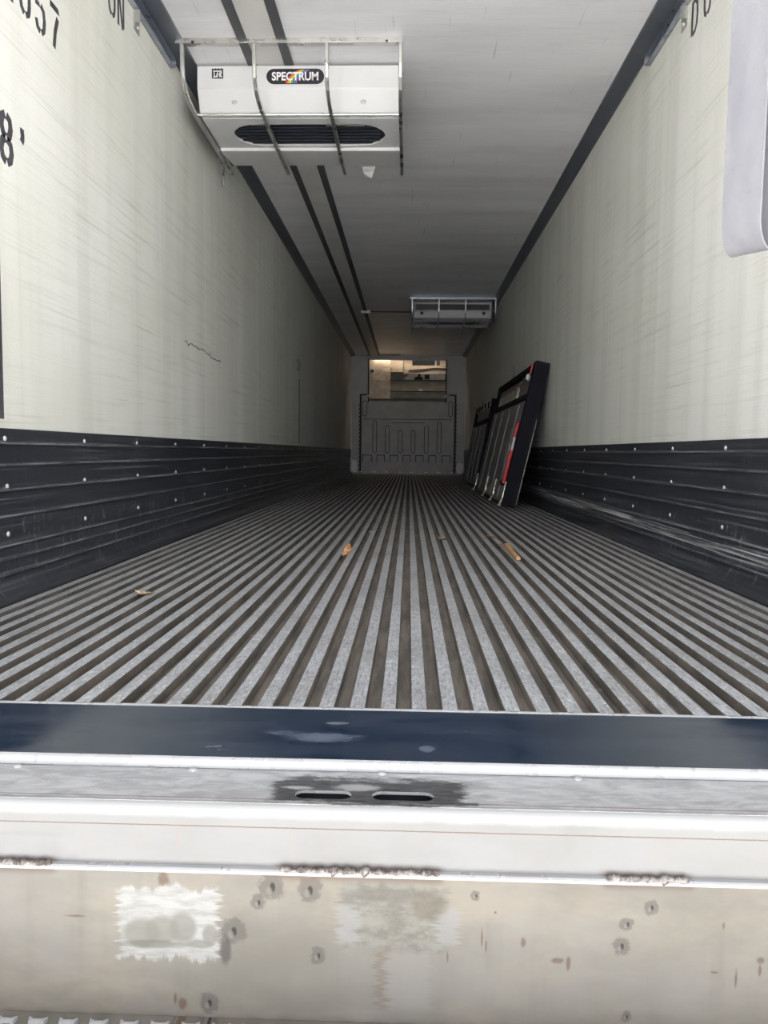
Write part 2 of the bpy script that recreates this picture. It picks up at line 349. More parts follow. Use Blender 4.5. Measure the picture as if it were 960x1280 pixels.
def lower_mat():
    m = Mat('stained_lower_plate', rough=.55, spec=.4); X, Y, Z = m.xyz()
    big = m.noise(m.map((1, 1, 1.6)), 3.2, 5, .6); vert = m.noise(m.map((14, 1, 1.2)), 2, 5, .65); f = m.noise(m.tc, 60, 4, .7)
    c = m.mix(m.ramp(big, .32, .68), (0.15, 0.14, 0.125), (0.117, 0.107, 0.0925))
    c = m.mix(m.ramp(vert, .5, .75, 0, .35), c, (0.095, 0.085, 0.07))
    c = m.mix(m.ramp(m.noise(m.map((2.5, 1, 2.5), loc=(3, 0, 1)), 2, 4), .45, .7, 0, .4), c, (0.165, 0.16, 0.152))
    c = m.mix(m.ramp(f, .66, .74, 0, .3), c, (0.15, 0.125, 0.1))
    c = m.mix(m.ramp(Z, -.33, -.26, .35, 0), c, (0.09, 0.0775, 0.06))
    c = m.mix(m.ramp(m.noise(m.map((1.2, 1, 3), loc=(7, 0, 2)), 2.4, 5, .65), .42, .68, 0, .4), c, (.225, .192, .15))
    n = m.noise(m.tc, 75, 6, .8); nl = m.noise(m.map((1, 1, 1)), 16, 4, .7); st = m.noise(m.map((3, 1, 60)), 3, 4, .7)
    # ground-bright patch at left and grey primer in its middle
    jag = m.math('MULTIPLY_ADD', m.math('SUBTRACT', st, .5), .06, X)
    cmb = m.noise(m.map((28, 1, 1)), 2.2, 3)
    jz = m.math('MULTIPLY_ADD', m.math('SUBTRACT', cmb, .5), .05, Z)
    g = m.boxm(jag, jz, -.400, -.258, -.238, -.133, .004)
    pw = m.mix(m.ramp(m.noise(m.map((5, 1, 22)), 5, 5, .7), .35, .7), (0.25, 0.247, 0.24), (0.18, 0.177, 0.168))
    c = m.mix(g, c, pw)
    for cx, cz, rx, rz in ((-.368, -.200, .026, .021), (-.338, -.195, .024, .02), (-.308, -.19, .018, .022), (-.27, -.20, .011, .016), (-.284, -.214, .02, .006)):
        c = m.mix(m.math('MULTIPLY', m.blob(X, Z, cx, cz, rx, rz, .25, .5, nl), .8), c, (0.125, 0.122, 0.105))
    c = m.mix(m.math('MULTIPLY', m.blob(X, Z, -.35, -.216, .045, .006, .4, .8, nl), .6), c, (0.08, 0.0775, 0.06))
    # dull ground patch in the middle
    g2 = m.boxm(jag, jz, -.088, .062, -.215, -.120, .007)
    p2 = m.mix(m.ramp(m.noise(m.map((6, 1, 12)), 6, 6, .7), .35, .65), (0.145, 0.14, 0.125), (0.09, 0.085, 0.0725))
    c = m.mix(m.math('MULTIPLY', g2, .85), c, p2)
    for x0, x1 in ((-.092, -.062), (.048, .078)):
        c = m.mix(m.math('MULTIPLY', m.boxm(jag, Z, x0, x1, -.205, -.15, .005), .75), c, (0.17, 0.167, 0.165))
    c = m.mix(m.math('MULTIPLY', m.blob(X, Z, .035, -.15, .024, .022, .3, .8, nl), .6), c, (0.0825, 0.07, 0.05))
    c = m.mix(m.math('MULTIPLY', m.blob(X, Z, -.03, -.135, .05, .01, .4, .9, nl), .6), c, (0.075, 0.0715, 0.0625))
    c = m.mix(m.math('MULTIPLY', m.boxm(jag, Z, -.036, -.024, -.30, -.215, .006), .5), c, (0.095, 0.07, 0.05))
    c = m.mix(m.math('MULTIPLY', m.boxm(jag, Z, -.02, .04, -.30, -.215, .008), .4), c, (0.165, 0.16, 0.15))
    # torch marks: grey halo round a dark pip
    for cx, cz, rr in ((-.237, -.193, .017), (-.183, -.127, .017), (-.13, -.13, .016), (-.202, -.150, .010), (-.118, -.225, .0105), (.341, -.141, .0095), (.302, -.198, .0115), (-.272, -.300, .013), (.309, -.166, .009), (.10, -.131, .006), (.312, -.300, .007)):
        c = m.mix(m.math('MULTIPLY', m.blob(X, Z, cx, cz, rr, rr*1.15, .2, 2.2, n), .66), c, (0.06, 0.055, 0.049))
        c = m.mix(m.blob(X, Z, cx+.001, cz-.001, rr*.22, rr*.4, .4, .6, n), c, (0.015, 0.0125, 0.011))
        c = m.mix(m.math('MULTIPLY', m.blob(X, Z, cx-rr*.2, cz-rr*.35, rr*.25, rr*.35, .4, .6, n), .5), c, (0.15, 0.14, 0.125))
    c = m.mix(m.math('MULTIPLY', m.blob(X, Z, -.248, -.222, .008, .02, .4, 1., n), .8), c, (0.0425, 0.0375, 0.035))
    # rust flecks and drips
    for cx, cz, rx, rz in ((-.335, -.120, .007, .010), (.167, -.196, .003, .007), (.215, -.222, .008, .004), (.23, -.226, .003, .009), (.492, -.213, .005, .005), (.492, -.226, .002, .008), (.128, -.155, .002, .002), (.43, -.232, .005, .0015), (.11, -.194, .0012, .014), (.116, -.205, .0012, .008), (.44, -.165, .002, .005), (-.46, -.178, .012, .0015), (.46, -.24, .0015, .014), (-.31, -.303, .006, .008), (-.32, -.296, .002, .008), (.063, -.222, .0012, .007)):
        c = m.mix(m.math('MULTIPLY', m.blob(X, Z, cx, cz, rx, rz, .5, 2.0, n), .7), c, (0.065, 0.0375, 0.02))
    for x0, x1 in ((-.75, -.496), (-.169, .047), (.283, .389)):
        c = m.mix(m.math('MULTIPLY', m.boxm(X, Z, x0-.008, x1+.008, -.116, -.09, .006), .7), c, (0.09, 0.062, 0.048))
    m.base(c); m.bump(f, .1, .001); m.rough(m.ramp(big, .3, .7, .45, .65)); return m.m
M_lower = lower_mat()
def weld_mat():
    m = Mat('weld_metal', rough=.4, metal=.5); n = m.noise(m.map((1, 1, 1)), 60, 4, .7)
    m.base(m.mix(m.ramp(n, .35, .65), (.06, .042, .036), (.24, .22, .21))); return m.m
M_weld = weld_mat()
M_cove = simple('corner_trim_metal', (.15, .165, .20), .38, .5, .12, 6)
M_strip = simple('dark_channel', (.085, .088, .10), .5, .2, .15, 4)
M_duct = simple('ceiling_cover_strip', (.68, .665, .65), .45, 0, .06, 3)
M_galv = simple('galvanised_track', (.36, .39, .45), .32, .7, .12, 12)
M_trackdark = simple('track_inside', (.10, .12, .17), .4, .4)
M_steel = simple('brushed_stainless', (.52, .51, .49), .3, .85, .1, 10)
M_white = simple('white_enamel', (.66, .66, .67), .38, 0, .02, 4)
M_grey_enamel = simple('grey_enamel', (.50, .50, .52), .4, 0, .05)
M_seal = simple('clean_white_plastic', (.95, .95, .95), .45, 0, .02, 4)
M_black = simple('black_plastic', (.012, .013, .016), .45, 0, .2)
M_navy = simple('dark_grille', (.018, .022, .04), .4, 0, .2)
M_stencil = simple('stencil_paint', (.055, .055, .065), .7, 0, .3, 90)
M_rivet = simple('rivet_aluminium', (.72, .72, .72), .35, .4, .1)
M_bulk = simple('grey_moulded_plastic', (.52, .50, .50), .5, 0, .1, 5)
M_bulk2 = simple('grey_front_lining', (.56, .55, .56), .5, 0, .06, 3)
M_groove2 = simple('moulding_groove', (.045, .043, .043), .6)
def tan_mat(name, a, b, seed):
    m = Mat(name, rough=.5, metal=0); n = m.noise(m.map((1, 1, 2), loc=(seed, 0, seed)), 4, 6, .7); d = m.noise(m.map(loc=(seed, 0, 0)), 14, 5, .75)
    c = m.mix(m.ramp(n, .35, .65), a, b); c = m.mix(m.ramp(d, .58, .72, 0, .5), c, (.24, .17, .11)); m.base(c); return m.m
M_tan = tan_mat('weathered_cream_metal', (.80, .69, .54), (.56, .46, .35), 1)
M_tan2 = tan_mat('weathered_cream_cover', (.58, .49, .38), (.44, .36, .27), 4)
M_tan3 = tan_mat('dusty_metal_shelf', (.36, .32, .26), (.25, .22, .18), 7)
M_bright = tan_mat('bright_metal_pan', (.95, .90, .82), (.85, .76, .64), 9)
M_panel = simple('charcoal_panel', (.17, .162, .165), .45, 0, .15, 3)
M_panel_d = simple('dark_foam_edge', (.010, .0105, .016), .85, 0, .2, 6, spec=.2)
M_red = simple('red_strut', (.50, .025, .03), .35, 0, .15)
M_chrome = simple('bright_steel_foot', (.75, .70, .58), .3, .6, .15)
M_foil = simple('crumpled_liner', (.50, .47, .41), .5, .1, .35, 9)
def strap_mat():
    m = Mat('grey_webbing', rough=.75, spec=.3)
    n = m.noise(m.tc, 60, 3, .6); b = m.noise(m.map((3, 3, 1)), 6, 4)
    g = m.noise(m.tc, 420, 1, .5)
    c = m.mix(m.ramp(b, .35, .7), (0.188, 0.188, 0.202), (0.155, 0.155, 0.174)); c = m.mix(m.ramp(n, .6, .75, 0, .25), c, (0.106, 0.106, 0.122))
    m.base(c); m.bump(g, .5, .001); return m.m
M_strap = strap_mat()
def ground_mat():
    m = Mat('concrete_yard', rough=.8); n = m.noise(m.tc, .7, 6, .6)
    m.base(m.mix(m.ramp(n, .3, .7), (.64, .635, .62), (.73, .725, .71))); return m.m
M_ground = ground_mat()
def leafm(name, a, b):
    m = Mat(name, rough=.6); n = m.noise(m.tc, 90, 4, .7); m.base(m.mix(m.ramp(n, .35, .65), a, b)); return m.m
M_leaf = leafm('dry_leaf', (.50, .26, .10), (.20, .09, .04)); M_wood = leafm('broken_wood', (.62, .38, .18), (.36, .19, .08)); M_husk = leafm('pale_husk', (.75, .62, .40), (.35, .22, .12))

# ------------------------------------------------------------------ the setting
g = MB(); g.box((-35, -45, -1.35), (35, 25, -1.25))
struct(g.build('ground', M_ground), 'pale concrete yard under the open trailer', 'ground')
for nm, x0, x1, mt, side in (('wall_left', XL-.08, XL, M_wallL, 'left'), ('wall_right', XR, XR+.08, M_wallR, 'right')):
    w = MB().box((x0, 1.3, -.1), (x1, YB+.9, ZC+.08)).build(nm, mt)
    struct(w, 'off-white scuffed %s side wall panel with stencilled lettering' % side, 'wall')
    if side == 'left': WL = w
    else: WR = w
struct(MB().box((XL-.08, 1.3, ZC), (XR+.08, YB+.9, ZC+.1)).build('ceiling', M_ceil), 'pale grey semi-gloss ceiling sheet darkening towards the front', 'ceiling')
# ribbed aluminium floor: one closed profile swept along Y
NR, P = 43, (XR-XL)/43
prof, mats = [], []
for k in range(NR):
    x = XL + k*P; a, b = x + .0150, x + P - .0150
    # groove | wall | top | wall | groove
    for q, mm in (((x, -.022), 1), ((a-.001, -.022), 1), ((a, -.001), 0), ((a+.001, 0), 0), ((b-.001, 0), 0), ((b, -.001), 1), ((b+.001, -.022), 1)):
        prof.append(q); mats.append(mm)
prof += [(XR, -.022), (XR, -.12), (XL, -.12)]; mats += [1, 1, 1]
fl = MB().prism(prof, lambda u, v, w: (u, w, v), YF, YB+.9, mats)
struct(fl.build('floor', [M_rib, M_groove]), 'ribbed aluminium cargo floor with worn ridges and dirty grooves', 'floor')

# kick plates (black corrugated baseboards)
def kick(side):
    s = 1 if side == 'left' else -1; x0 = XL if side == 'left' else XR
    rows = [ZK, .492, .425, .345, .262, .168, .125, .078]
    pf = [(0, ZK+.001), (.010, ZK)]
    for i, z in enumerate(rows[1:]):
        prev = rows[i]
        pf += [(.010, prev-.012), (.010, z+.010), (.0165, z+.004), (.0165, z-.003), (.010, z-.008)]
    pf += [(.014, .05), (.022, .03), (.036, .014), (.056, .004), (.060, .001), (0, .001)]
    m = MB().prism(pf, lambda u, v, w: (x0+s*u, w, v), 1.42, YB-.005)
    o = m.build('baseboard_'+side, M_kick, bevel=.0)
    struct(o, 'black corrugated kick plate riveted along the foot of the %s wall' % side, 'kick plate')
    rv = []
    for r, z in enumerate((.508, .357, .205)):
        for k in range(26):
            y = 1.82 + .597*k + .01*random.random()
            if y > YB-.1: continue
            b = MB().ball((0, 0, 0), (.0045, .0085, .0085), 10, 6)
            q = b.build('rivet', M_rivet, o, smooth=True) if not rv else rv[0].copy()
            if rv: col.objects.link(q); q.parent = o
            rv.append(q); q.location = (x0+s*.011, y, z)
    return o
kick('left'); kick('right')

# cornice trims and the ceiling strips
for i, (x0, s) in enumerate(((XL, 1), (XR, -1))):
    m = MB().prism([(0, ZC), (0, ZCB-.004), (.006, ZCB-.004), (.012, ZCB+.004), (COVE-.004, ZC-.008), (COVE, ZC)], lambda u, v, w: (x0+s*u, w, v), 1.42, YB)
    struct(m.build('trim_%d' % (i+1), M_cove), 'blue-grey metal corner trim between %s wall and ceiling' % ('left', 'right')[i], 'trim')
for i, (a, b) in enumerate(((-.905, -.855), (-.705, -.655))):
    m = MB().box((a, 1.42, ZC-.012), (b, YB, ZC))
    struct(m.build('trim_%d' % (i+3), M_strip, bevel=.002), 'dark narrow channel running along the ceiling, %s of the pair' % ('left one', 'right one')[i], 'trim')
struct(MB().box((-.855, 1.42, ZC-.007), (-.705, YB, ZC)).build('trim_5', M_duct), 'pale cover strip between the two dark ceiling channels', 'trim')
# rear door frame above and beside the opening (outside the picture)
fr = MB(); fr.box((XL-.08, 1.17, -.1), (XL-.002, 1.30, ZC+.1)); fr.box((XR+.002, 1.17, -.1), (XR+.08, 1.30, ZC+.1)); fr.box((XL-.08, 1.17, ZC-.06), (XR+.08, 1.30, ZC+.1))
struct(fr.build('trim_6', M_edge, bevel=.004), 'bright metal rear door frame around the opening', 'door frame')

# nose wall with the return-air opening
bw = MB().plate(rect(XL, -.02, XR, ZC), [rect(-.895, 1.585, .785, 2.485)], lambda u, v, w: (u, w, v), YB, YB+.05)
struct(bw.build('wall_back', M_bulk2), 'grey front lining wall with a wide opening near the top', 'wall')
struct(MB().box((XL, YB+.75, -.1), (XR, YB+.82, ZC)).build('wall_front', M_tan3), 'metal nose wall behind the refrigeration unit', 'wall')
# white seals up the two far corners
for i, (a, b, z0, z1) in enumerate(((XL+.001, XL+.022, .05, 1.25), (XR-.022, XR-.001, .05, 1.30))):
    pts = [(a, z0), (b, z0), (b-.002, z0+.4), ((a+b)/2+.003, z1), (a, z1+.5)] if i == 0 else [(a, z0), (b, z0), (b, z1+.5), ((a+b)/2-.003, z1), (a+.006, z0+.4)]
    m = MB().prism(pts, lambda u, v, w: (u, w, v), YB-.03, YB)
    tag(m.build('corner_seal', M_seal), 'thin white seal strip up the far %s corner of the trailer' % ('left', 'right')[i], 'seal strip')

# ------------------------------------------------------------------ threshold and rear sill
t = MB().box((XL, YD+.003, -.012), (XR, YF, .0012))
o = t.build('threshold_plate', M_thr, bevel=.001); tag(o, 'dark polished threshold plate in front of the ribbed floor', 'threshold')
e = MB()
e.prism([(YD+.004, .0018), (YD+.001, .0012), (YD-.002, -.003), (YD-.003, -.014), (YD+.004, -.014)], lambda u, v, w: (w, u, v), XL, XR)
e.build('edge_strip', M_edge, o, smooth=True, angle=80, label='bright white rounded metal nosing')
MB().prism([(YF-.004, .001), (YF-.001, .003), (YF+.004, .003), (YF+.004, .0)], lambda u, v, w: (w, u, v), XL, XR).build('rear_lip', M_edge, o, label='thin bright lip where the ribs begin')

sill = thing('rear_sill', 'white and beige welded steel rear sill below the threshold, with rust and weld marks', 'sill', (0, 1.05, -.34))
off = (0, 1.05, -.34)
def sp(mb, *a, **k): o = shift(mb, off).build(*a, parent=sill, **k); return o
def mfix(m):   # materials of the sill read metres from its base: move them back to trailer coordinates
    for n in m.node_tree.nodes:
        if n.type == 'TEX_COORD':
            mp = m.node_tree.nodes.new('ShaderNodeMapping'); mp.inputs['Location'].default_value = off
            outs = [l.to_socket for l in n.outputs['Object'].links]
            m.node_tree.links.new(n.outputs['Object'], mp.inputs[0])
            for s_ in outs: m.node_tree.links.new(mp.outputs[0], s_)
for m in (M_ledge, M_face, M_lower): mfix(m)
XO, X1 = XL-.02, XR+.02
slots = [stadium(-.117, 1.084, .041, .0135, 6), stadium(-.002, 1.085, .045, .0140, 6)]
sp(MB().plate(rect(XO, 1.052, X1, YD+.01), slots, lambda u, v, w: (u, v, w), -.0195, -.015, 0, 1), 'ledge_plate', [M_ledge, M_edge], label='brushed grey ledge with two ground-out slots')
# floor of the slots
sp(MB().box((-.18, 1.057, -.060), (.07, 1.13, -.055)).box((-.18, 1.108, -.06), (.07, 1.114, -.0196)), 'slot_tray', M_black)
# rolled lip and white face
pts = []
for k in range(7): a = pi/2*k/6; pts.append((1.0555-.0105*sin(a), -.0255+.0105*cos(a)))
pts = [(1.0565, -.015)] + pts + [(1.045, -.118), (1.0565, -.118)]
sp(MB().prism(pts, lambda u, v, w: (w, u, v), XO, X1), 'upper_face', M_face, smooth=True, angle=60, label='white painted face with a thin rust line')
sp(MB().prism([(1.0565, -.104), (1.038, -.104), (1.035, -.108), (1.035, -.322), (1.0565, -.322)], lambda u, v, w: (w, u, v), XO, X1), 'lower_face', M_lower, label='stained beige plate with two ground patches')
sp(MB().prism([(1.045, -.1035), (1.0365, -.1035), (1.0335, -.1055), (1.0335, -.1095), (1.0352, -.1095), (1.0352, -.105), (1.045, -.105)], lambda u, v, w: (w, u, v), XO, X1), 'top_flange', M_edge, label='bright bare edge along the weld seam')
def bead(x0, x1, r):
    m = MB(); x = x0; k = 0; R = Matrix.Rotation(.55, 3, 'Y')
    while x < x1:
        kk = r*(1+.25*sin(k*.9)+.15*random.random())
        if random.random() < .05: kk *= 1.35
        m.ball((x, 1.0385, -.1045+.0008*random.uniform(-1, 1)), (kk*.72, kk*.8, kk), 8, 6, rot=R); x += r*.62; k += 1
    for xe in (x0, x1): m.ball((xe, 1.038, -.105), (r*1.15, r*.9, r*1.25), 10, 6)
    return m
for a, b, r in ((-.72, -.499, .0052), (-.168, .046, .0050), (.284, .386, .0054)): sp(bead(a, b, r), 'weld_bead', M_weld, smooth=True, angle=90)
for bx, by in ((-.327, 1.158), (.263, 1.158), (-.035, 1.160), (-.60, 1.155)):
    sp(MB().ball((bx, by, -.015), (.0075, .0055, .004), 12, 6), 'bolt_head', M_edge, smooth=True)
# tread under the sill
tr = thing('step_tread', 'serrated metal step tread along the bottom edge of the sill', 'step', (0, .98, -.36))
shift(MB().box((XO, .80, -.37), (X1, 1.055, -.3225)), (0, .98, -.36)).build('tread_plate', M_lower, tr, bevel=.004)
tooth = MB().prism([(-.013, .006), (-.006, .002), (.006, .002), (.013, .006), (.011, -.004), (.004, -.001), (-.004, -.001), (-.011, -.004)], lambda u, v, w: (u, v, w), 0, .007).build('tread_tooth', M_edge, tr)
for k in range(58):
    q = tooth if k == 0 else tooth.copy()
    if k: col.objects.link(q); q.parent = tr
    q.location = (XO+.02+k*.043, 1.012-.98, -.323+.36)

# ------------------------------------------------------------------ stencilled writing on the walls
GL = {  # strokes in a 0.6 x 1 cell; gaps are the stencil bridges
 '0': [[(.27,.97),(.10,.90),(.05,.72),(.05,.28),(.10,.12),(.24,.03)], [(.34,.03),(.50,.10),(.55,.28),(.55,.72),(.50,.90),(.36,.97)]],
 '2': [[(.05,.74),(.08,.90),(.25,.98),(.27,.98)], [(.34,.98),(.50,.92),(.55,.75),(.48,.56),(.30,.36)], [(.24,.30),(.08,.10),(.05,.04),(.24,.04)], [(.33,.04),(.55,.04)]],
 '5': [[(.50,.96),(.33,.96)], [(.25,.96),(.10,.96),(.08,.56),(.26,.62)], [(.34,.62),(.50,.55),(.55,.34),(.50,.12),(.36,.03)], [(.27,.03),(.12,.08),(.05,.24)]],
 '7': [[(.04,.96),(.55,.96),(.55,.90)], [(.52,.78),(.34,.42),(.25,.03)]],
 '8': [[(.26,.98),(.12,.92),(.07,.76),(.13,.60),(.26,.53)], [(.34,.98),(.50,.92),(.54,.76),(.48,.60),(.34,.53)], [(.26,.50),(.10,.42),(.04,.26),(.10,.09),(.26,.02)], [(.34,.50),(.52,.42),(.57,.26),(.50,.09),(.34,.02)]],
 "'": [[(.28,.96),(.28,.84)], [(.30,.86),(.30,.74),(.24,.66)]],
 'O': [[(.26,.97),(.10,.88),(.04,.68),(.04,.32),(.10,.12),(.26,.03)], [(.36,.03),(.52,.12),(.58,.32),(.58,.68),(.52,.88),(.36,.97)]],
 'N': [[(.05,.02),(.05,.98)], [(.14,.98),(.46,.03)], [(.56,.12),(.56,.98)]],
 'D': [[(.06,.02),(.06,.98)], [(.15,.96),(.36,.93),(.52,.78),(.56,.5),(.52,.22),(.38,.07),(.15,.04)]],
 '4': [[(.40,.02),(.40,.98),(.08,.40),(.08,.28),(.30,.28)], [(.48,.28),(.60,.28)]],
 '2b': [],
}
def glyphs(txt, y0, z0, h, pitch, side, wd=.11, squash=.8):
    m = MB(); x = XL if side == 'left' else XR; s = 1 if side == 'left' else -1
    for i, ch in enumerate(txt):
        for st in GL.get(ch, []):
            P2 = [Vector((y0 + s*(i*pitch + u*h*squash), z0 + v*h)) for u, v in st]
            hw = wd*h/2*squash
            if ch == '8': hw *= 1.15
            L, R = [], []
            for k, p in enumerate(P2):
                d = (P2[min(k+1, len(P2)-1)] - P2[max(k-1, 0)]).normalized(); n = Vector((-d.y, d.x))
                L.append(p + n*hw); R.append(p - n*hw)
            for k in range(len(P2)-1):
                m.prism([tuple(L[k]), tuple(L[k+1]), tuple(R[k+1]), tuple(R[k])], lambda u, v, w: (w, u, v), x - s*.001, x + s*.0012)
    return m
glyphs('2057', 2.495, 1.898, .150, .108, 'left', .17).build('stencil_lettering', M_stencil, WL, label='black stencilled digits 2057')
glyphs('ON', 3.37, 2.308, .150, .105, 'left', .16).build('stencil_lettering', M_stencil, WL, label='black stencilled ON')
glyphs("8", 2.459, 1.376, .150, .108, 'left', .19).build('stencil_lettering', M_stencil, WL, label='black stencilled 8')
glyphs("'", 2.565, 1.378, .150, .108, 'left', .20).build('stencil_lettering', M_stencil, WL, label='black stencilled foot mark')
glyphs('4', 2.34, 1.376, .150, .108, 'left', .14).build('stencil_lettering', M_stencil, WL, label='black stencilled 4')
MB().box((XL-.001, 2.40, .57), (XL+.001, 2.437, 1.327)).build('length_mark', M_stencil, WL, label='black upright paint line at the left edge')
glyphs('DO', 3.612, 2.308, .150, .145, 'right', .16).build('stencil_lettering', M_stencil, WR, label='black stencilled DO')
glyphs("2", 8.92, 1.40, .13, .11, 'left', .2).build('stencil_lettering', M_stencil, WL, label='faint far stencilled digits')
glyphs("7'", 9.05, 1.38, .13, .11, 'left', .2).build('stencil_lettering', M_stencil, WL, label='faint far stencilled digits')
MB().box((XL-.001, 9.05, .57), (XL+.001, 9.10, 1.31)).build('length_mark', M_stencil, WL, label='dark upright paint line deep in the trailer')
glyphs("27", 9.35, 1.38, .13, .13, 'right', .12).build('stencil_lettering', M_stencil, WR, label='faint stencilled digits above the leaning panel')

# ------------------------------------------------------------------ door tracks
def track(side):
    x0 = XL if side == 'left' else XR; s = 1 if side == 'left' else -1; ye = 4.24
    o = thing('door_track', 'shiny metal overhead door track ending high on the %s wall' % side, 'door track', (x0, 3.2, 2.48), 'overhead door tracks')
    zt, zb, d = 2.533, 2.478, .026; of = (x0, 3.2, 2.48)
    def outl(i):   # rounded end, flat in (Y,Z)
        r = (zt-zb)/2 - i; zc = (zt+zb)/2
        return [(1.45, zt-i), (1.45, zb+i)] + [(ye-r-i+r*sin(a), zc - r*cos(a)) for a in [pi*k/10 for k in range(11)]]
    fn = lambda u, v, w: (x0+s*w, u, v)
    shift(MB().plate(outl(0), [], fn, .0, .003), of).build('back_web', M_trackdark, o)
    A, B = outl(0), outl(.004)
    m = MB()
    n = len(A)
    for k in range(1, n):      # flange all round except the near end
        a0, a1, b0, b1 = A[k], A[(k+1) % n], B[k], B[(k+1) % n]
        m.prism([a0, a1, b1, b0], fn, .002, d)
    shift(m, of).build('flange', M_galv, o)
    shift(MB().box((x0+s*.006, 1.5, zb+.018), (x0+s*.014, ye-.03, zb+.024)), of).build('roller_bead', M_galv, o)
    shift(MB().box((x0, 3.67, zb-.085), (x0+s*.004, 3.74, zb)).box((x0+s*.0, 3.672, zb-.055), (x0+s*.030, 3.677, zb)), of).build('bracket', M_steel, o)
    shift(MB().ball((x0+s*.006, 3.71, zb-.062), (.006, .008, .008)), of).build('bracket_bolt', M_rivet, o, smooth=True)
track('left'); track('right')

# ------------------------------------------------------------------ ceiling evaporators in tube guards
def evaporator(x0, x1, Y0, kind):
    L = x1-x0; near = kind == 'near'; M_guard = M_steel if near else M_galv
    lab = 'white ceiling evaporator with an oval black outlet and rainbow badge, nearest the doors' if near else 'grey far ceiling evaporator with a dark front slot, beside the right wall'
    o = thing('evaporator', lab, 'cooling unit', (x0+L/2, Y0+.5, ZC), 'caged ceiling evaporators'); of = (x0+L/2, Y0+.5, ZC)
    B = lambda mb, *a, **k: shift(mb, of).build(*a, parent=o, **k)
    yf = Y0+.0; zt = ZC-.012; zu = 2.332
    # shell: front face, sloped face, rear
    a, b = x0, x1
    zs = 2.444
    shell = MB()
    fnX = lambda u, v, w: (w, u, v)
    if near:
        shell.prism([(yf, zt), (yf, zs+.004), (yf+.003, zs), (yf+.058, zu+.004), (yf+.066, zu-.006), (yf+.10, zu+.006), (yf+.12, zu+.012), (yf+.12, zt)], fnX, a, b)
    else:
        shell.prism([(yf+.004, zt), (yf+.004, zs+.01), (yf+.12, zs+.01), (yf+.12, zt)], fnX, a, b)
        shell.prism([(yf, zs+.014), (yf-.012, zs-.005), (yf-.012, zs-.03), (yf+.01, zu+.02), (yf+.058, zu), (yf+.12, zu+.012), (yf+.12, zs+.014)], fnX, a, b)
    B(shell, 'front_cover', M_white if near else M_grey_enamel, bevel=.004, smooth=True)
    ov = stadium((a+b)/2+.022, yf+.335, .445 if near else .40, .155, 12)
    B(MB().plate(rect(a, yf+.105, b, yf+.52), [ov], lambda u, v, w: (u, v, w), zu, zu+.012), 'underside_panel', M_white if near else M_grey_enamel)
    B(MB().prism([(yf+.52, zu), (yf+.53, zu-.016), (yf+.60, zu-.010), (yf+.88, zu+.022), (yf+.88, zt), (yf+.52, zt)], fnX, a, b), 'rear_cover', M_white if near else M_grey_enamel, bevel=.004, smooth=True)
    B(MB().box((a+.004, yf+.12, zu+.012), (b-.004, yf+.519, zt)), 'housing', M_black)
    g = MB()
    for k in range(7): yy = yf+.20+k*.045; g.box((a+.15, yy, zu+.006), (b-.12, yy+.004, zu+.011))
    B(g, 'outlet_grille', M_navy)
    if near:
        B(MB().box((-.93, yf+.195, zu+.002), (-.76, yf+.200, zu+.006)), 'grille_rail', M_steel); B(MB().box((-.50, yf+.205, zu+.002), (-.28, yf+.210, zu+.006)), 'grille_rail', M_steel)
    # side plates
    for xs in (a, b):
        B(MB().prism([(yf+.01, zt), (yf+.01, zs), (yf+.06, zu+.004), (yf+.86, zu+.01), (yf+.86, zt)], lambda u, v, w: (w, u, v), xs-.003, xs+.003), 'end_plate', M_black if near else M_grey_enamel)
    for u in (.18, .82):
        if near:
            B(MB().ball((a+L*u, yf+.025, 2.388), (.016, .006, .012)).ball((a+L*u, yf+.018, 2.392), (.006, .006, .006)), 'cover_screw', M_grey_enamel, smooth=True)
        else:
            B(MB().ball((a+L*(.10 if u < .5 else .90), yf-.012, 2.415), (.024, .012, .024)), 'cover_screw', M_black, smooth=True)
    if not near:
        B(MB().plate(rect(a+.02, zs+.018, b-.03, zs+.095), [], lambda u, v, w: (u, w, v), yf-.002, yf+.006), 'intake_slot', M_black)
    # guard: ceiling angle, four bent bars, two cross rods
    yc = Y0-.245; A0, B0 = (a-.012, b+.006) if near else (a-.025, b+.03)
    B(MB().box((A0-.03, yc-.02, ZC-.010), (B0+.01, yc+.05, ZC-.002)).box((A0-.03, yc-.02, ZC-.026), (B0+.01, yc-.014, ZC-.002)), 'guard_angle', M_guard, bevel=.001)
    zb = zu+.002 if near else zu-.02
    bars = [A0, A0+L*.337, A0+L*.675, B0]
    for x in bars:
        zz = zb-.022
        pth = [(x, yc, ZC-.008), (x, yc+.005, 2.46), (x, yc+.015, 2.40), (x, yc+.05, zz+.045), (x, yc+.10, zz+.022), (x, yc+.18, zz+.008), (x, yc+.32, zz), (x, yc+.8, zz-.002), (x, yc+1.15, zz)]
        B(MB().sweep(pth, .012, .010, square=True, up=(1, 0, 0)), 'guard_bar', M_guard, bevel=.004)
    for dy in (.285, .785):
        B(MB().sweep([(A0, yc+dy, zb-.006), (B0, yc+dy, zb-.006)], .008, n=8), 'guard_rod', M_guard, smooth=True)
    if near:
        for xx in (A0+.06, B0-.07): B(MB().ball((xx, yc-.016, ZC-.020), (.012, .006, .008)), 'fixing_bolt', M_black, smooth=True)
    return o, B, yf
EV, B1, yf1 = evaporator(-1.184, -.076, 4.385, 'near')
evaporator(.045, 1.120, 11.03, 'far')
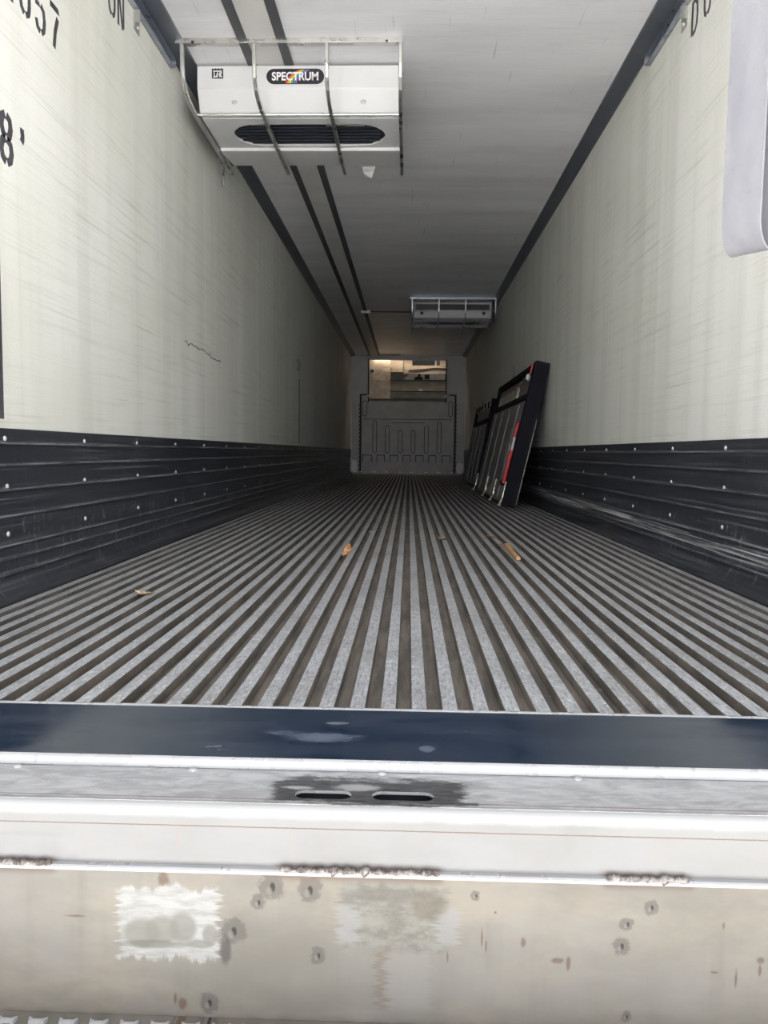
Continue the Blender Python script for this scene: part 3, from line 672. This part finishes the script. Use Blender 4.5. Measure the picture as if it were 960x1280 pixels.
# badge with lettering
bd = B1(MB().plate(stadium(-.645, 2.511, .158, .040, 10), [], lambda u, v, w: (u, w, v), yf1-.0025, yf1+.001), 'badge', simple('badge_black', (.02, .02, .028), .35), label='black pill-shaped badge lettered in white with a rainbow')
def text_mesh(txt, size, name, mat, parent, loc, sx=1.0, bold=.0):
    cu = bpy.data.curves.new(name, 'FONT'); cu.body = txt; cu.size = size; cu.extrude = .0008; cu.offset = bold; cu.align_x = 'CENTER'; cu.align_y = 'CENTER'
    to = bpy.data.objects.new(name, cu); col.objects.link(to); bpy.context.view_layer.update()
    me = bpy.data.meshes.new_from_object(to.evaluated_get(bpy.context.evaluated_depsgraph_get())); bpy.data.objects.remove(to)
    me.transform(Matrix.Rotation(pi/2, 4, 'X') @ Matrix.Scale(sx, 4, (1, 0, 0))); me.materials.clear(); me.materials.append(mat)
    o = bpy.data.objects.new(name, me); col.objects.link(o); o.parent = parent; o.location = loc; return o
M_letter = simple('badge_white', (.80, .80, .82), .4, 0, .03)
of1 = EV.location
text_mesh('SPECTRUM', .060, 'lettering', M_letter, bd, (-.645-of1.x, yf1-.0035-of1.y, 2.509-of1.z), .88, .0014)
for k, c in enumerate(((.65, .05, .04), (.85, .35, .03), (.90, .78, .10), (.10, .45, .15), (.05, .25, .60), (.35, .10, .40))):
    m = MB(); pts = []
    for q in range(9):
        t_ = q/8; pts.append((-.700+k*.011 + .072*t_**1.8, 2.475+.070*t_))
    pts = [(x+.0, z) for x, z in pts]
    for q in range(8):
        (xa, za), (xb, zb_) = pts[q], pts[q+1]
        m.prism([(xa, za), (xa+.008, za), (xb+.008, zb_), (xb, zb_)], lambda u, v, w: (u, w, v), yf1-.0035, yf1-.002)
    shift(m, of1).build('rainbow_stripe', simple('rainbow_%d' % k, c, .4, 0, .05), bd)
# small black square sticker
sk = B1(MB().plate([(-1.102, 2.502), (-1.040, 2.502), (-1.040, 2.556), (-1.045, 2.551), (-1.050, 2.556), (-1.058, 2.551), (-1.066, 2.556), (-1.074, 2.551), (-1.082, 2.556), (-1.092, 2.551), (-1.102, 2.556)], [], lambda u, v, w: (u, w, v), yf1-.002, yf1+.001), 'sticker', M_black, label='small black square sticker with pale marks')
m = MB()
for pth in ([(-1.095, 2.540), (-1.047, 2.540)], [(-1.088, 2.510), (-1.090, 2.534)], [(-1.078, 2.508), (-1.070, 2.534), (-1.066, 2.518)], [(-1.058, 2.508), (-1.058, 2.536)], [(-1.058, 2.520), (-1.048, 2.534)], [(-1.056, 2.522), (-1.047, 2.508)], [(-1.095, 2.509), (-1.068, 2.512)]):
    m.sweep([(x, yf1-.0025, z) for x, z in pth], .0026, .0008, square=True, up=(0, 1, 0))
shift(m, of1).build('sticker_mark', M_letter, sk)

# drain tube on the left wall, white chip on the ceiling, conduit to the far unit
o = thing('drain_tube', 'short pale metal drain tube hanging down the left wall behind the near evaporator', 'pipe', (XL+.02, 5.3, 2.43))
shift(MB().sweep([(XL+.09, 5.29, 2.425), (XL+.05, 5.295, 2.428), (XL+.030, 5.30, 2.42), (XL+.024, 5.30, 2.38), (XL+.022, 5.30, 2.23)], .009, n=10), (XL+.02, 5.3, 2.43)).build('pipe', M_steel, o, smooth=True)
shift(MB().box((XL, 5.27, 2.385), (XL+.012, 5.33, 2.405)), (XL+.02, 5.3, 2.43)).build('clip', M_steel, o)
m = MB(); m.v = [(-.375, 5.93, ZC), (-.275, 5.92, ZC), (-.29, 6.02, ZC), (-.36, 6.03, ZC), (-.365, 5.92, ZC-.045), (-.285, 5.925, ZC-.030), (-.305, 5.96, ZC-.07), (-.345, 5.96, ZC-.065)]
m.f = [[0,1,5,4],[1,2,5],[2,6,5],[2,3,6],[3,7,6],[3,0,4],[3,4,7],[4,5,6,7]]; m.m = [0]*8
tag(m.build('light_cover', M_seal), 'small white angular plastic cover on the ceiling just behind the near evaporator', 'cover')
o = thing('conduit', 'thin ceiling pipe with a white end block running to the far evaporator', 'pipe', (-.70, 11.78, ZC))
shift(MB().box((-.74, 11.74, ZC-.04), (-.60, 11.80, ZC-.001)), o.location).build('end_block', M_seal, o, bevel=.003)
shift(MB().sweep([(-.60, 11.77, ZC-.02), (.015, 11.78, ZC-.02)], .007, n=8), o.location).build('pipe', M_black, o, smooth=True)

# ------------------------------------------------------------------ nose bulkhead moulding
SC, X0 = 1/56.5, 510.6
bx = lambda cx: (430+cx/6-X0)*SC
bz = lambda cy: (166-cy/6)*SC
o = thing('front_bulkhead', 'grey moulded lower bulkhead with upright slots across the nose end', 'bulkhead', (-.05, YB, 0)); of = (-.05, YB, 0)
Bq = lambda mb, *a, **k: shift(mb, of).build(*a, parent=o, **k)
yb = YB-.05
fnB = lambda u, v, w: (u, w, v)
xl, xr, ztop = bx(122), bx(822), bz(412)
Bq(MB().plate([(xl, 0), (xr, 0), (xr, ztop), (.81, ztop), (.81, 1.583), (-.92, 1.583), (-.92, ztop), (xl, ztop)], [], fnB, yb, YB-.001), 'panel', M_bulk, bevel=.006)
def groove(loop, wdt=.014, yy=yb):
    m = MB(); n = len(loop)
    for k in range(n):
        p, q = Vector(loop[k]), Vector(loop[(k+1) % n])
        if (q-p).length < 1e-5: continue
        d = (q-p).normalized(); nn = Vector((-d.y, d.x))*wdt/2; d = d*wdt*.3
        m.prism([tuple(p+nn-d), tuple(q+nn+d), tuple(q-nn+d), tuple(p-nn-d)], fnB, yy-.006, yy+.001)
    return m
for cx, top in ((228, 600), (322, 636), (418, 670), (513, 672), (611, 638), (706, 608)):
    z0, z1 = bz(840), bz(top)
    Bq(groove(stadium(bx(cx), (z0+z1)/2, .042, (z1-z0)/2, 6)), 'moulded_slot', M_groove2)
for cx in (153, 787):
    z0, z1 = bz(568), bz(455); Bq(groove(stadium(bx(cx), (z0+z1)/2, .04, (z1-z0)/2, 6)), 'moulded_slot', M_groove2)
tabs = [(140, 208), (245, 303), (343, 400), (440, 495), (535, 590), (630, 685), (730, 792)]
for a, b in tabs:
    lp = [(bx(a), bz(905)), (bx(a), bz(856)), (bx(b), bz(856)), (bx(b), bz(905)), (bx(b)-.03, bz(925)), (bx(b)-.03, bz(980)), (bx(a)+.03, bz(980)), (bx(a)+.03, bz(925))]
    Bq(MB().plate(lp, [], fnB, yb-.012, yb), 'tab', M_bulk)
    m = MB()
    for k in (0, 1, 2): 
        p, q = lp[k], lp[k+1]; m.box((min(p[0], q[0])-.008, yb-.014, min(p[1], q[1])-.008), (max(p[0], q[0])+.008, yb-.001, max(p[1], q[1])+.008))
    Bq(m, 'tab_outline', M_groove2)
# dark side frames with notches and the top frame
for x in (xl, xr):
    m = MB(); m.box((x-.022, yb-.006, .02), (x+.022, YB, ztop))
    for k in range(17): zz = .08+k*.088; m.box((x-.038 if x < 0 else x+.02, yb-.004, zz), (x-.02 if x < 0 else x+.038, YB, zz+.035))
    if x < 0: m.box((xl-.02, yb-.006, ztop-.01), (bx(180), YB, ztop+.02))
    else: m.box((bx(775), yb-.006, ztop-.01), (xr+.02, YB, ztop+.02))
    Bq(m, 'edge_frame', M_groove2)
Bq(MB().box((bx(140), yb-.006, bz(592)), (bx(800), yb, bz(588))).box((bx(350), yb-.006, bz(617)), (bx(600), yb, bz(613))), 'moulded_line', M_groove2)
for cx, w in ((128, 13), (226, 20), (318, 18), (421, 14), (508, 16), (614, 16), (706, 20), (803, 14)):
    Bq(MB().prism([(bx(cx-w), .036), (bx(cx+w), .036), (bx(cx+w*.5), .058), (bx(cx-w*.6), .056)], fnB, yb-.02, yb-.002), 'white_clip', M_seal)
tag(MB().plate([(bx(50), bz(983)), (bx(100), bz(983)), (bx(97), bz(897)), (bx(58), bz(893))], [], fnB, YB-.10, YB-.085).build('corner_guard', M_seal), 'white plate in the far left floor corner', 'corner guard')
tag(MB().plate(stadium(bx(861), bz(948), .075, .118, 8), [], fnB, YB-.10, YB-.085).build('corner_guard', M_seal), 'pale rounded plate in the far right floor corner', 'corner guard')
m = MB()
for k in range(5): m.ball((XL+.03, YB-.35-.12*(k % 2), .09+.055*k), (.02, .05, .018), 8, 5)
tag(m.build('torn_lining', M_seal, smooth=True), 'flaked white patch on the kick plate by the far left corner', 'torn patch')

# refrigeration unit behind the opening
o = thing('refrigeration_unit', 'weathered cream metal refrigeration unit seen through the nose opening', 'refrigeration unit', (-.05, YB+.4, 1.5)); of = (-.05, YB+.4, 1.5)
Bq = lambda mb, *a, **k: shift(mb, of).build(*a, parent=o, **k)
ux = lambda cx: (455+cx/8.73-X0)/55.3
uz = lambda cy: (596-(445+cy/8.73))/55.3 - .0
def up(x0, x1, y0, y1, ya, ybk, name, mt, **k):
    return Bq(MB().box((ux(x0), YB+ya, uz(y1)), (ux(x1), YB+ybk, uz(y0))), name, mt, bevel=.003, **k)
up(40, 275, 40, 520, .14, .50, 'side_cover', M_tan)
up(275, 415, 40, 235, .20, .50, 'access_cover', M_tan2)
bk = MB().plate(rect(ux(415), uz(250), ux(920), uz(40)), [rect(ux(508), uz(162), ux(750), uz(62))], fnB, YB+.24, YB+.26)
Bq(bk, 'top_panel', M_tan2)
Bq(MB().box((ux(500), YB+.40, uz(170)), (ux(760), YB+.42, uz(50))), 'fan_cavity', M_black)
up(765, 803, 105, 158, .225, .24, 'switch_box', M_groove2)
up(275, 920, 235, 322, .46, .50, 'rear_panel', M_tan3)
Bq(MB().prism([(ux(395), uz(318)), (ux(860), uz(318)), (ux(860), uz(245)), (ux(480), uz(240))], fnB, YB+.43, YB+.455), 'drip_pan', M_bright)
up(645, 695, 250, 300, .39, .43, 'valve_box', M_black)
Bq(MB().ball((ux(580), YB+.41, uz(295)), (.10, .02, .055)).ball((ux(588), YB+.41, uz(255)), (.03, .02, .05)), 'motor', M_groove2, smooth=True)
up(275, 905, 322, 438, .20, .24, 'shelf_panel', M_tan3)
up(275, 905, 442, 510, .16, .20, 'lower_panel', M_tan3)
up(275, 905, 316, 326, .18, .20, 'seam', M_black); up(275, 905, 434, 444, .14, .16, 'seam', M_black)
Bq(MB().sweep([(ux(470), YB+.22, uz(215)), (ux(620), YB+.22, uz(205)), (ux(740), YB+.22, uz(190)), (ux(880), YB+.22, uz(196))], .012, n=8), 'hose', M_groove2, smooth=True)
Bq(MB().ball((ux(603), YB+.19, uz(430)), (.055, .01, .03)), 'white_knob', M_white, smooth=True)
for cx, cy in ((85, 95), (262, 90), (85, 345), (262, 345), (285, 75), (285, 205), (430, 75), (430, 215), (450, 75), (450, 215), (735, 95), (735, 125)): Bq(MB().ball((ux(cx), YB+.195 if cx > 270 else YB+.135, uz(cy)), (.012, .01, .012), 8, 5), 'screw', M_black, smooth=True)
up(68, 100, 215, 242, .12, .14, 'latch', M_groove2)
up(412, 418, 50, 236, .19, .20, 'cover_edge', M_groove2)
# added warm fill lamp, hidden behind the lining, to brighten the refrigeration unit
ld = bpy.data.lights.new('unit_fill_light', 'AREA'); ld.shape = 'RECTANGLE'; ld.size = 1.5; ld.size_y = .06; ld.energy = 3.2; ld.color = (1, .84, .66)
lo = bpy.data.objects.new('unit_fill_light', ld); col.objects.link(lo); lo.location = (-.05, YB+.09, 2.54); lo.rotation_euler = (-.30, 0, 0)
# opening frame bars with white end caps
for x in (-.90, .79):
    m = MB().box((x-.014, YB-.09, 1.56), (x+.014, YB-.058, 2.49)); b_ = m.build('opening_rail', M_black)
    tag(b_, 'black upright rail on the %s of the nose opening' % ('left' if x < 0 else 'right'), 'rail')
    shift(MB().ball((x-.01, YB-.10, 1.70), (.028, .02, .026)), (0, 0, 0)).build('end_cap', M_seal, b_, smooth=True)
# torn black flap hanging at the top left of the opening
m = MB(); P_ = [(bx(172), bz(65)), (bx(250), bz(70)), (bx(285), bz(92)), (bx(370), bz(100)), (bx(420), bz(120)), (bx(390), bz(126)), (bx(260), bz(124)), (bx(215), bz(105)), (bx(195), bz(88))]
m.plate(P_, [], lambda u, v, w: (u, w + .10*(v-2.4), v), YB-.16, YB-.13)
tag(m.build('torn_flap', M_black, bevel=.004), 'torn black flap hanging from the ceiling above the nose opening', 'flap')

# ------------------------------------------------------------------ bulkhead panels leaning on the right wall
def lean_panel(y0, y1, b, t, H, lab, detail):
    """local frame: e along +Y, s up the slope, n out of the face (towards the camera side)"""
    o = thing('bulkhead_panel', lab, 'bulkhead panel', (b, (y0+y1)/2, 0), 'folding bulkhead panels leaning on the right wall')
    sl = Vector((t-b, 0, H)).normalized(); L = math.hypot(t-b, H); nn = Vector((-sl.z, 0, sl.x)); base = Vector((b, 0, 0.012))
    TH = .115
    def Wf(e, s_, w): p = base + sl*s_ + nn*w; return (p.x, e, p.z)
    def Bp(mb, *a, **k): return shift(mb, (b, (y0+y1)/2, 0)).build(*a, parent=o, **k)
    def bxx(e0, e1, s0, s1, w0, w1, mb=None): return (mb or MB()).prism([(e0, s0), (e1, s0), (e1, s1), (e0, s1)], Wf, w0, w1)
    S1 = L*.755
    # foam edge / carcass
    w = .052
    m = MB(); bxx(y0, y0+.09, .02, L, -TH, .012, m); Bp(m, 'end_rail', M_panel_d, bevel=.006)
    m = bxx(y1-.09, y1, .02, L, -TH, .004); Bp(m, 'end_rail', M_panel_d, bevel=.006)
    m = bxx(y0+.09, y1-.09, .02, L, -TH, -.07); Bp(m, 'back_board', M_panel_d)
    m = bxx(y0+.09, y1-.09, L-.06, L, -.07, .004); Bp(m, 'top_rail', M_panel_d, bevel=.006)
    m = bxx(y0+.09, y1-.09, S1-.005, S1+.04, -.07, .010); Bp(m, 'hinge_rail', M_panel_d, bevel=.004)
    Bp(bxx(y0+.09, y1-.09, .03, S1-.02, -.02, .0), 'lower_board', M_panel, bevel=.003)
    q = y0+.50
    while q < y1-.3: Bp(bxx(q, q+.05, .06, S1-.05, .0, .010), 'raised_rib', M_panel, bevel=.002); q += .62
    Bp(bxx(y0+.095, y1-.095, S1+.05, L-.07, -.07, -.035), 'upper_board', M_panel)
    Bp(MB().sweep([Wf(y0, .03, -TH), Wf(y0, L*.62, -TH)], .004, n=6), 'edge_wire', M_steel)
    if detail:
        Bp(bxx(y0+1.0, y1-.3, S1+.055, S1+.17, -.03, -.012), 'liner', M_foil, bevel=.01, label='crumpled grey-brown liner')
        m = MB(); m.prism([(y0+.55, .30), (y0+.70, .50), (y0+.62, .72), (y0+.52, .60), (y0+.42, .42), (y0+.35, .20)], Wf, .0, .006); Bp(m, 'scuffed_patch', M_foil)
        Bp(MB().sweep([Wf(y0+.12, L-.10, .02), Wf(y0+.5, L-.13, .02), Wf(y0+1.2, L-.16, -.01)], .008, n=6), 'lever', M_steel, smooth=True)
        Bp(MB().ball(Wf(y0+.14, L-.14, .03), (.02, .02, .03)), 'lever_knob', M_white, smooth=True)
        Bp(MB().sweep([Wf(y0+.12, L-.10, .02), Wf(y0+.11, L-.02, .02)], .008, n=6), 'strut', M_red, label='red upper strut end', smooth=True)
        st = Bp(MB().sweep([Wf(y0+.10, .20, .025), Wf(y0+.10, .50, .025)], .019, n=10), 'strut', M_red, label='red gas strut', smooth=True)
        shift(MB().sweep([Wf(y0+.10, .50, .025), Wf(y0+.10, .62, .025)], .011, n=10), (b, (y0+y1)/2, 0)).build('piston_rod', M_white, st, smooth=True)
        shift(MB().sweep([Wf(y0+.10, .62, .025), Wf(y0+.10, .75, .025)], .013, n=10), (b, (y0+y1)/2, 0)).build('strut_end', M_red, st, smooth=True)
        Bp(MB().ball(Wf(y0+.17, .205, .025), (.03, .045, .032)), 'strut_mount', M_black, smooth=True)
    ys = [y0+.03, y0+(y1-y0)*.28, y0+(y1-y0)*.55, y1-.05]
    for q in ys:
        m = MB().sweep([Wf(q, .22, .012), Wf(q, .10, .012), Wf(q, .07, .012), Wf(q-.01, .045, .020), Wf(q-.03, .015, .030), Wf(q-.05, .004, .035)], .010, n=8)
        m.ball(Wf(q-.05, .008, .035), (.018, .018, .012), 8, 5)
        if detail: Bp(m, 'foot_hook', M_chrome, smooth=True)
    if not detail:
        for k in range(5):
            q = y0+.2+k*.45; Bp(MB().sweep([Wf(q, L-.12, .01), Wf(q, L+.02, .012), Wf(q, L+.05, -.03)], .010, n=8), 'top_hook', M_steel, smooth=True)
    return o
lean_panel(6.88, 9.75, .83, 1.108, 1.275, 'dark bulkhead panel with a red gas strut, the nearer one leaning on the right wall', True)
lean_panel(10.35, 12.9, .90, 1.105, 1.19, 'plain dark bulkhead panel leaning on the right wall behind the one with the red strut', False)

# ------------------------------------------------------------------ hanging strap loop
n_ = Vector((.80, .60, 0)); wv = Vector((.60, -.80, 0)); hw = .0325
c0 = Vector((.528, 1.30, 0)); gap = .060
path = []
for k in range(16): z = 2.52 - k*(2.52-.86)/15; tt = (2.52-z)/(2.52-.86); path.append((0 - .004*sin(tt*6), z))
for k in range(1, 13): a = pi*k/12; path.append((gap/2 - gap/2*cos(a), .86-.050*sin(a)))
for k in range(1, 16): z = .86 + k*(2.52-.86)/15; path.append((gap*(1-.55*(k/15)**1.5), z))
m = MB()
th = .0022
for k in range(len(path)-1):
    (d0, z0), (d1, z1) = path[k], path[k+1]
    for i_ in (0,):
        t0 = Vector((path[min(k+1, len(path)-1)][0]-path[max(k-1, 0)][0], path[min(k+1, len(path)-1)][1]-path[max(k-1, 0)][1])).normalized()
        t1 = Vector((path[min(k+2, len(path)-1)][0]-path[k][0], path[min(k+2, len(path)-1)][1]-path[k][1])).normalized()
    def PP(d, z, t, sw, sd):
        nx = Vector((-t.y, t.x))*th*sd
        p = c0 + n_*(d+nx.x) + wv*(hw*sw); return (p.x, p.y, z+nx.y)
    A = [PP(d0, z0, t0, -1, 1), PP(d0, z0, t0, 1, 1), PP(d0, z0, t0, 1, -1), PP(d0, z0, t0, -1, -1)]
    Bv = [PP(d1, z1, t1, -1, 1), PP(d1, z1, t1, 1, 1), PP(d1, z1, t1, 1, -1), PP(d1, z1, t1, -1, -1)]
    for j in range(4): m.quad([A[j], A[(j+1) % 4], Bv[(j+1) % 4], Bv[j]])
tag(m.build('pull_strap', M_strap, smooth=True, angle=50), 'pale grey webbing pull strap hanging in a loop from the door header at right', 'strap')

# ------------------------------------------------------------------ debris on the floor
def leaf(loc, L, Wd, rot, mat, lab, name='dry_leaf', curl=.3, seed=1):
    rnd = random.Random(seed); m = MB(); n = 8; rows = []
    for k in range(n+1):
        t_ = k/n; w = Wd*(sin(pi*min(1, t_*1.02+.02))**.8)*(.8+.4*rnd.random()); zc = curl*L*(t_-.5)**2*2
        rows.append([(-w, L*(t_-.5), zc+.12*w+.003), (0, L*(t_-.5), zc+.002), (w, L*(t_-.5), zc+.2*w*rnd.random()+.003)])
    for k in range(n):
        for j in (0, 1):
            a, b, c, d = rows[k][j], rows[k][j+1], rows[k+1][j+1], rows[k+1][j]
            m.quad([a, b, c, d]); m.quad([(x, y, z-.0012) for x, y, z in (d, c, b, a)])
    o = m.build(name, mat); o.location = loc; o.rotation_euler = (0, 0, rot); return tag(o, lab, 'debris')
lf = leaf((-.272, 3.50, .030), .072, .018, -.3, M_leaf, 'curled orange-brown dry leaf on the ribs left of the floor centre', curl=.5, seed=3); lf.rotation_euler = (1.0, .2, -.5)
leaf((.19, 4.26, 0), .13, .014, .4, M_leaf, 'small brown dry leaf on the ribs, farthest of the litter near the middle', seed=5)
leaf((-.87, 2.52, 0), .075, .022, 1.2, M_husk, 'pale crumpled scrap on the ribs near the left kick plate', name='paper_scrap', curl=.25, seed=8)
leaf((-.218, 4.60, 0), .035, .012, .9, M_white, 'tiny white scrap on a rib behind the orange leaf', name='paper_scrap', seed=9)
m = MB().sweep([(.006, -.28, .012), (.004, -.18, .014), (.009, -.02, .014), (.014, .12, .016), (.018, .26, .012)], .010, .006, n=6, square=True)
m.sweep([(.0, -.10, .018), (-.004, .06, .022), (-.018, .22, .018)], .005, .004, n=5, square=True)
o = m.build('wood_splinter', M_wood); o.location = (.487, 3.735, 0); tag(o, 'broken wood splinter lying on the ribs right of centre', 'debris')
m = MB().sweep([(0, -.06, .006), (.01, 0, .008), (0, .07, .006)], .004, .003, n=6)
o = m.build('twig', M_wood); o.location = (.475, 4.40, 0); o.rotation_euler = (0, 0, .3); tag(o, 'thin pale twig just behind the wood splinter', 'debris')
